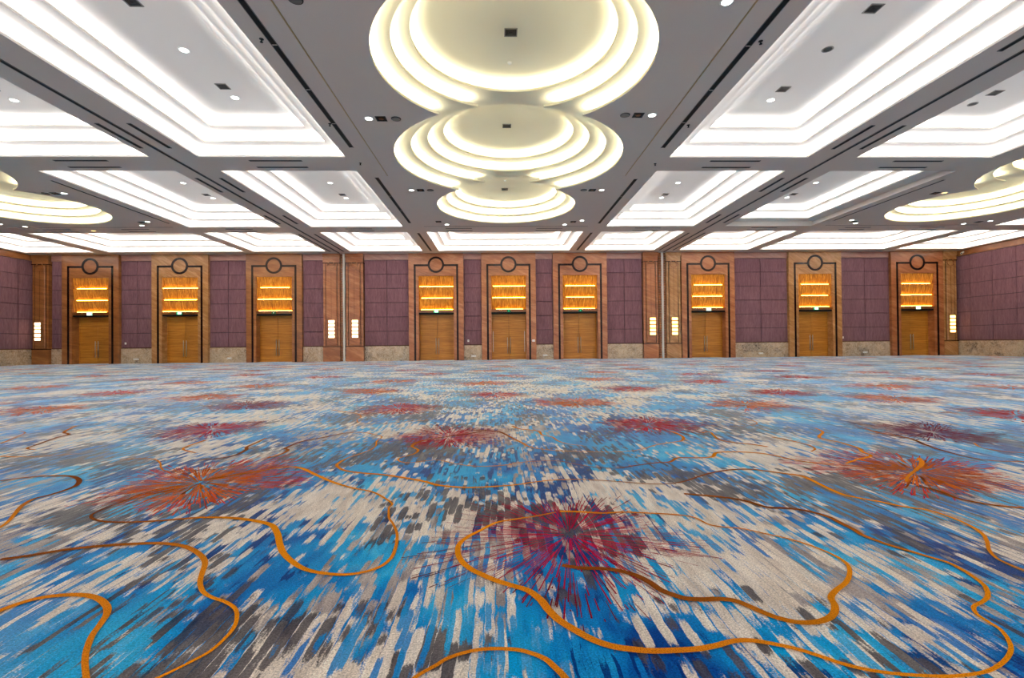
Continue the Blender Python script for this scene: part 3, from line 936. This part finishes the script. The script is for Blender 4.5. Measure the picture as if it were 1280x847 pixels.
place('dl', DL, (16.24, 21.91, H), 'lit downlight beyond %s, nearest the thin black slot' % RR, 'lit downlights')
place('sq', mk_square, (16.55, 22.18, H), 'dark square spot beyond %s, between two lit downlights' % RR, 'square recessed spots')
place('dl', DL, (16.86, 22.50, H), 'lit downlight beyond %s, just before the hairline groove' % RR, 'lit downlights')
place('dl', DL, (22.25, 22.66, H), 'lit downlight at the right end of the hairline groove beyond ' + RR, 'lit downlights')
place('sq', mk_square, (22.62, 22.30, H), 'dark square spot at the right picture edge beyond ' + RR, 'square recessed spots')
place('dl', DL, (23.02, 22.14, H), 'lit downlight at the right picture edge beyond ' + RR, 'lit downlights')
for x, y, nm in ((-4.22, 8.85, 'left long air slot, nearest'), (-4.16, 12.23, 'left long air slot, at its far part'), (4.87, 8.80, 'right long air slot, nearest'), (4.88, 12.25, 'right long air slot, at its far part'), (-4.15, 14.88, 'left end of the first beam'), (4.89, 14.92, 'right end of the first beam')):
    place('spk', mk_sprink, (x, y, H), 'tiny dark sprinkler beside the ' + nm, 'sprinkler heads')

# ------------------------------------------------------------------ walls
wy = D + 0.2     # fabric plane


def panel_mesh(x0, x1, z0, z1, cols, rows, depth=0.05):
    m = MB()
    m.box(x0, x1, .035, .06, z0, z1, 1)
    dx = (x1 - x0) / cols; g = 0.012
    zr = [z0 + (z1 - z0) * i / rows for i in range(rows + 1)]
    for i in range(cols):
        for j in range(rows):
            m.bevel_box(x0 + i * dx + g, x0 + (i + 1) * dx - g, 0, .036, zr[j] + g, zr[j + 1] - g, .012, 0)
    return m


def wall_run(wall, length_pieces, place_fn):
    for nm, a, b, cols in length_pieces:
        place_fn(nm, a, b, cols)


wb = thing('wall_back', 'long end wall of purple fabric panels above a beige marble dado, holding nine doors', 'wall', (0, wy, 0), kind='structure')
m = MB(); m.box(XL - .3, XR + .3, .75, .95, 0, H); m.build('backing', M['groove'], wb)
BAYS = [(-26.63, -25.80, 1), (-22.65, -20.59, 2), (-17.40, -15.10, 2), (-11.80, -10.57, 1), (-8.12, -5.41, 2), (-2.11, -1.03, 1),
        (2.28, 3.34, 1), (6.64, 8.86, 2), (14.57, 17.95, 2), (21.26, 24.46, 2)]


def dress(parent, a, b, cols):
    m = panel_mesh(a, b, .94, 6.14, cols, 6); m.build('fabric_panel', [M['fabric'], M['groove']], parent)
    m = MB(); m.box(a, b, -.03, .06, 0, .90); m.build('marble_dado', M['dado'], parent)
    m = MB(); m.box(a, b, -.04, .06, .90, .94); m.build('dado_rail', M['trimwood'], parent)
    m = MB(); m.box(a, b, -.03, .06, 6.16, H); m.box(a, b, -.05, .06, 6.14, 6.17); m.build('crown_band', M['crown'], parent)


for a, b, c in BAYS:
    dress(wb, a, b, c)
for side, x, rot in (('left', XL, math.radians(90)), ('right', XR, math.radians(-90))):
    w = thing('wall_' + side, '%s side wall of purple fabric panels above a veined marble dado' % side, 'wall', (x, D, 0), kind='structure')
    w.rotation_euler = (0, 0, rot)
    L = D - YB
    m = MB(); m.box(-L if side == 'left' else -.9, .9 if side == 'left' else L, .06, .3, 0, H); m.build('backing', M['groove'], w)
    a, b = (-L, .6) if side == 'left' else (-.6, L)
    n = 14
    m = panel_mesh(a, b, .94, 6.14, 28, 6); m.build('fabric_panel', [M['fabric'], M['groove']], w)
    m = MB(); m.box(a, b, -.03, .06, 0, .90); m.build('marble_dado', M['dado'], w)
    m = MB(); m.box(a, b, -.04, .06, .90, .94); m.build('dado_rail', M['trimwood'], w)
    m = MB(); m.box(a, b, -.03, .06, 6.16, H); m.build('crown_band', M['stone_dark'], w)

# ------------------------------------------------------------------ doors
PORTALS = [(-24.22, 'stone_dark', 'glow'), (-19.0, 'stone_band', 'green'), (-13.45, 'stone_dark', 'dim'), (-3.76, 'stone_red', 'green'), (.63, 'stone_red', 'small'),
           (4.99, 'stone_red', 'small'), (12.90, 'stone_red', 'glow'), (19.60, 'stone_band', 'green'), (26.06, 'stone_red', 'glow')]
DOOR_LABEL = ['leftmost door in a brown stone surround beside the left corner column', 'second door from the left, in a pale banded stone surround with an amber panel', 'third door from the left, brown surround left of the left partition post',
              'door in a red-brown surround, left one of the three middle doors', 'middle door of the wall, red-brown surround, pale strips at both leaf edges', 'door in a red-brown surround, right one of the three middle doors',
              'door in a red-brown surround just right of the right partition post', 'second door from the right, in a pale banded stone surround with an amber panel', 'rightmost door in a dark red surround beside the right corner column']


def ring_mesh(cx, cz, r0, r1, y0, y1, n=48):
    m = MB()
    for i in range(n):
        a = 2 * math.pi * i / n; b = 2 * math.pi * (i + 1) / n
        P = lambda r, t, y: (cx + r * math.cos(t), y, cz + r * math.sin(t))
        m.face([P(r0, a, y0), P(r1, a, y0), P(r1, b, y0), P(r0, b, y0)][::-1])
        m.face([P(r1, a, y0), P(r1, a, y1), P(r1, b, y1), P(r1, b, y0)][::-1])
        m.face([P(r0, a, y1), P(r0, a, y0), P(r0, b, y0), P(r0, b, y1)][::-1])
    return m


for k, (cx, stone, sign) in enumerate(PORTALS):
    d = thing('door_%d' % (k + 1), DOOR_LABEL[k], 'door', (cx, D, 0), kind='structure')
    HW = 1.655; OW = 1.06; zd = 2.88; zb = 3.07; zt = 5.13; dep = .78
    m = MB()
    m.box(-HW, -OW, 0, dep, 0, H - .005); m.box(OW, HW, 0, dep, 0, H - .005)
    m.box(-OW, OW, 0, dep, zt, H - .005)
    m.build('stone_surround', M[stone], d)
    m = MB(); m.box(-OW, OW, -.05, dep, zb - .06, zb); m.box(-OW, OW, -.02, dep, zd + .03, zb - .06)
    m.build('lintel_shelf', M['shelf_wood'], d)
    m = MB(); m.box(-OW, OW, .06, .5, zd - .07, zd + .03); m.build('lintel_shade_band', M['black'], d)  # black band painting in the shade beneath the lintel
    # dark inlay line with a ring at the top
    m = MB()
    iw = 1.34; t = .12; zi = 5.83; rc = 5.80
    m.box(-iw, -iw + t, -.008, .01, 0, zi); m.box(iw - t, iw, -.008, .01, 0, zi)
    m.box(-iw, -.44, -.008, .01, zi - t, zi); m.box(.44, iw, -.008, .01, zi - t, zi)
    m.build('inlay_line', M['inlay'], d)
    ring_mesh(0, rc, .375, .495, -.025, .01).build('inlay_ring', M['inlay'], d)
    # amber light box of three pleated tiers
    z = [zb, 3.77, 4.47, zt]
    for j in range(3):
        m = MB()
        n = 26; x0 = -OW
        pts = []
        for i in range(2 * n + 1):
            x = -OW + 2 * OW * i / (2 * n)
            pts.append((x, .018 if i % 2 else 0.0))
        for (xa, ya), (xb, yb) in zip(pts[:-1], pts[1:]):
            zs = [z[j] + .02, z[j] + (z[j + 1] - z[j]) * .5, z[j + 1] - .0]
            yo = [.17, .10, .055]
            for q in range(2):
                m.face([(xa, yo[q] + ya, zs[q]), (xb, yo[q] + yb, zs[q]), (xb, yo[q + 1] + yb, zs[q + 1]), (xa, yo[q + 1] + ya, zs[q + 1])])
        tp = m.build('pleated_amber_panel', M['amber'], d)
        m = MB(); sx = OW - rng.uniform(.02, .22)
        m.box(-sx + rng.uniform(-.08, .08), sx, .10, .118, z[j] + .008, z[j] + .030)
        m.build('light_strip', M['amber_led'], tp)
    m = MB(); m.box(-OW, OW, .2, dep, zb, zt); m.build('panel_backing', M['trimwood'], d)
    # recessed double door
    yd = .52
    for s in (-1, 1):
        m = MB()
        m.bevel_box(min(s * .006, s * 1.0), max(s * .006, s * 1.0), yd, yd + .05, .01, zd - .02, .006)
        lf = m.build('door_leaf', M['door'], d)
        m = MB()
        hx = s * .085
        m.tube((hx, yd - .06, .38), (hx, yd - .06, 1.36), .018)
        for zz in (.5, 1.24): m.tube((hx, yd - .06, zz), (hx, yd, zz), .011, 8)
        m.build('pull_handle', M['steel'], lf, True)
        if k == 4:
            m = MB(); m.box(min(s * .955, s * .98), max(s * .955, s * .98), yd - .012, yd, .48, 1.75); m.build('edge_guard', M['steel'], lf)
    m = MB()
    for s in (-1, 1): m.box(min(s * 1.0, s * OW), max(s * 1.0, s * OW), yd - .03, yd + .06, 0, zd)
    m.box(-OW, OW, yd - .03, yd + .06, zd - .02, zd)
    m.build('door_frame', M['door'], d)
    # exit sign hung from the lintel
    sx = .30 if sign in ('glow', 'green') else .22
    sg = thing('exit_sign', 'green exit sign above the ' + DOOR_LABEL[k].split(',')[0].replace('door in', 'door in', 1), 'sign', (cx, D - .055, zb - .10), 'green exit signs above the doors')
    sg['label'] = ['small pale lit exit sign above the leftmost door', 'small bright green and white exit sign above the second door from the left', 'small unlit green exit sign above the third door from the left',
                   'bright green and white exit sign above the left one of the three middle doors', 'small dark green exit sign above the middle door', 'small dark green exit sign above the right one of the three middle doors',
                   'pale glowing exit sign above the door right of the right partition post', 'small bright exit sign above the second door from the right', 'pale glowing exit sign above the rightmost door'][k]
    m = MB(); m.box(-sx / 2 - .01, sx / 2 + .01, 0, .05, -.085, .085); m.build('sign_housing', M['exit_dim'], sg)
    face = {'glow': 'exit_white', 'green': 'exit_green', 'small': 'exit_dim', 'dim': 'exit_dim'}[sign]
    m = MB(); m.box(-sx / 2, sx / 2, -.006, 0, -.075, .075); m.build('sign_face', M[face], sg)
    m = MB()
    mk = {'glow': 'exit_green', 'green': 'exit_white', 'small': 'exit_green', 'dim': 'white'}[sign]
    w0 = sx * .5
    if sign == 'green':
        m.box(-w0 * .55, w0 * .75, -.012, -.006, -.05, .055)
    elif sign == 'glow':
        m.box(w0 * .72, w0 * .98, -.012, -.006, -.07, .07)
    else:
        m.box(-w0 * .3, w0 * .3, -.012, -.006, -.04, .04)
    m.build('sign_pictogram', M[mk], sg)

# ------------------------------------------------------------------ stone columns, partition posts, sconces
COLS = [(-27.635, -26.63, 'stone_dark', 'brown stone column in the left corner, one lit sconce on it', -27.2, 'white'),
        (-10.57, -9.51, 'stone_red', 'red-brown stone column immediately left of the left white partition post', -10.02, 'white'),
        (-9.22, -8.12, 'stone_red', 'red-brown stone column immediately right of the left white partition post', -8.62, 'white'),
        (8.86, 9.83, 'stone_red', 'red-brown stone column immediately left of the right white partition post', 9.42, 'yellow'),
        (10.28, 11.22, 'stone_band', 'pale beige stone column immediately right of the right white partition post', 10.78, 'yellow'),
        (27.72, 28.62, 'stone_band', 'beige stone column in the right corner, one lit sconce on it', 28.20, 'yellow')]
SC = ['wall sconce of five glowing blocks on the left corner column', 'wall sconce of five glowing blocks on the column left of the left white post', 'wall sconce of five glowing blocks on the column right of the left white post',
      'yellow wall sconce on the red-brown column left of the right white post', 'yellow wall sconce on the pale column right of the right white post', 'yellow wall sconce on the right corner column']
for k, (a, b, st, label, sx, tone) in enumerate(COLS):
    c = (a + b) / 2; hw = (b - a) / 2 - .006
    t = thing('stone_pilaster', label, 'column', (c, D, 0), 'stone columns along the end wall')
    m = MB(); m.box(-hw + .03, hw - .03, .04, .6, .9, 5.95)
    ip = hw - .2
    m.bevel_box(-ip, ip, -.03, .05, .98, 5.80, .03)
    for zz in (2.75, 4.2): m.box(-hw + .02, hw - .02, .03, .6, zz, zz + .03)
    m.build('shaft', M[st], t)
    m = MB(); m.box(-hw + .01, hw - .01, 0, .6, 0, .88); m.build('plinth', M[st], t)
    m = MB(); m.box(-hw, hw, -.035, .6, .88, .925); m.build('moulding', M['inlay'], t); m = MB(); m.box(-hw + .01, hw - .01, -.02, .6, 5.91, 5.95); m.build('moulding', M['inlay'], t)
    m = MB()
    for q in (-1, 1): m.box(q * (ip + .03) - .012, q * (ip + .03) + .012, .025, .045, .95, 5.9)
    m.box(-.006, .006, -.034, -.028, 2.6, 5.55)
    m.build('joint_line', M['inlay'], t)
    m = MB(); m.box(-hw + .02, hw - .02, .01, .6, 5.95, 6.25); m.box(-hw, hw, -.03, .6, 6.25, H - .005); m.build('capital', M[st], t)
    ring_mesh(0, 5.78, .19, .235, -.045, .02, 32).build('ring_ornament', M['stone_dark'], t)
    s = thing('block_sconce', SC[k], 'wall lamp', (sx, D - .032, 1.96), 'glowing wall sconces')
    m = MB()
    for q in (-1, 1): m.box(q * .195 - .015, q * .195 + .015, -.06, .0, -.57, .57)
    for j in range(6): m.box(-.195, .195, -.06, .0, -.57 + j * .224, -.57 + j * .224 + .02)
    m.build('sconce_frame', M['bronze'], s)
    for j in range(5):
        z0 = -.57 + j * .224 + .045
        m = MB(); m.bevel_box(-.17, .17, -.075, -.005, z0, z0 + .15, .02)
        m.build('glass_block', M['sconce_' + tone], s)

for side, x, gx0, gx1 in (('left', -9.29, -9.50, -9.23), ('right', 10.055, 9.84, 10.27)):
    t = thing('divider_post', 'slim white vertical partition post between the %s pair of stone columns' % side, 'post', (x, D, 0), 'white partition posts')
    m = MB(); m.bevel_box(-.06, .06, -.05, .12, .005, H - .01, .015); m.build('post', M['post'], t)
    m = MB()
    nst = 44
    for j in range(nst):
        z0 = j * (H - .02) / nst
        m.bevel_box(gx0 - x, gx1 - x, .02 + (.03 if j % 2 else 0), .5, z0 + .01, z0 + (H - .02) / nst - .004, .012)
    m.build('ribbed_jamb', M['shelf_wood'], t)

# ------------------------------------------------------------------ small wall fittings
def outlet(x, z, y, w, h, label, kind='power_outlet'):
    t = thing(kind, label, 'outlet' if kind == 'power_outlet' else 'switch', (x, y, z), 'white wall fittings')
    m = MB(); m.bevel_box(-w / 2, w / 2, -.014, 0, -h / 2, h / 2, .005); m.build('cover_plate', M['white'], t)
    m = MB()
    for q in ((-.3, .3) if w > h else (0,)): m.box(q * w - .012, q * w + .012, -.017, -.013, -.015, .015)
    m.build('socket', M['midgrey'], t)


od = wy - .03
outlet(-21.68, .26, od, .32, .10, 'white outlet on the dado right of the leftmost door')
outlet(-16.2, .26, od, .26, .10, 'white outlet on the dark marble dado left of the third door')
outlet(-1.53, .25, od, .28, .11, 'white outlet on the dado left of the middle door')
outlet(2.83, .25, od, .28, .10, 'white outlet on the dado right of the middle door')
outlet(16.22, .24, od, .28, .10, 'white outlet on the dado left of the second door from the right')
outlet(22.81, .24, od, .28, .10, 'white outlet on the dado left of the rightmost door')
outlet(-22.32, 1.21, wy, .10, .12, 'small white switch on the purple panel right of the leftmost door', 'wall_switch')
outlet(-1.85, 1.18, wy, .10, .13, 'small white switch on the purple panel left of the middle door', 'wall_switch')
outlet(21.43, 1.17, wy, .10, .12, 'small white switch on the purple panel right of the second door from the right', 'wall_switch')
outlet(2.12, 1.15, D, .18, .13, 'pale grey control plate on the right jamb of the middle door', 'wall_switch')

t = thing('security_camera', 'small white security camera high in the right corner under the ceiling', 'camera', (XR - .02, 29.25, 6.36))
m = MB(); m.box(-.03, 0, -.05, .05, -.05, .05); m.tube((-.02, 0, 0), (-.12, -.04, -.03), .018); m.build('bracket', M['white'], t)
m = MB(); m.tube((-.08, .02, -.05), (-.26, -.14, -.10), .06, 14); m.build('camera_body', M['white'], t)
m = MB(); m.tube((-.26, -.14, -.10), (-.268, -.147, -.102), .042, 14); m.build('lens', M['black'], t)

# ------------------------------------------------------------------ light, world, camera
w = bpy.data.worlds.new('hall_world'); scene.world = w
w.use_nodes = True
bg = w.node_tree.nodes['Background']
bg.inputs[0].default_value = (1.0, 0.97, 0.94, 1); bg.inputs[1].default_value = 2.0

cam = bpy.data.cameras.new('camera'); co = bpy.data.objects.new('camera', cam); COL.objects.link(co)
cam.sensor_fit = 'HORIZONTAL'; cam.sensor_width = 36.0; cam.lens = 610.0 / 1280.0 * 36.0
cam.clip_start = 0.05; cam.clip_end = 200
r = Vector((0.99958685, -0.02714036, -0.00946232)); u = Vector((0.00919557, -0.00993621, 0.99990835)); f = Vector((0.0272319, 0.99958225, 0.00968253))
co.matrix_world = Matrix(((r.x, u.x, -f.x, 0), (r.y, u.y, -f.y, 0), (r.z, u.z, -f.z, 0.975), (0, 0, 0, 1)))
scene.camera = co

scene.view_settings.view_transform = 'Standard'
scene.view_settings.look = 'None'
scene.view_settings.exposure = 0.3
scene.view_settings.gamma = 1.0
scene.cycles.use_denoising = True
scene.cycles.max_bounces = 8
scene.cycles.diffuse_bounces = 5
scene.cycles.glossy_bounces = 3
scene.cycles.caustics_reflective = False
scene.cycles.caustics_refractive = False
scene.cycles.sample_clamp_indirect = 6.0
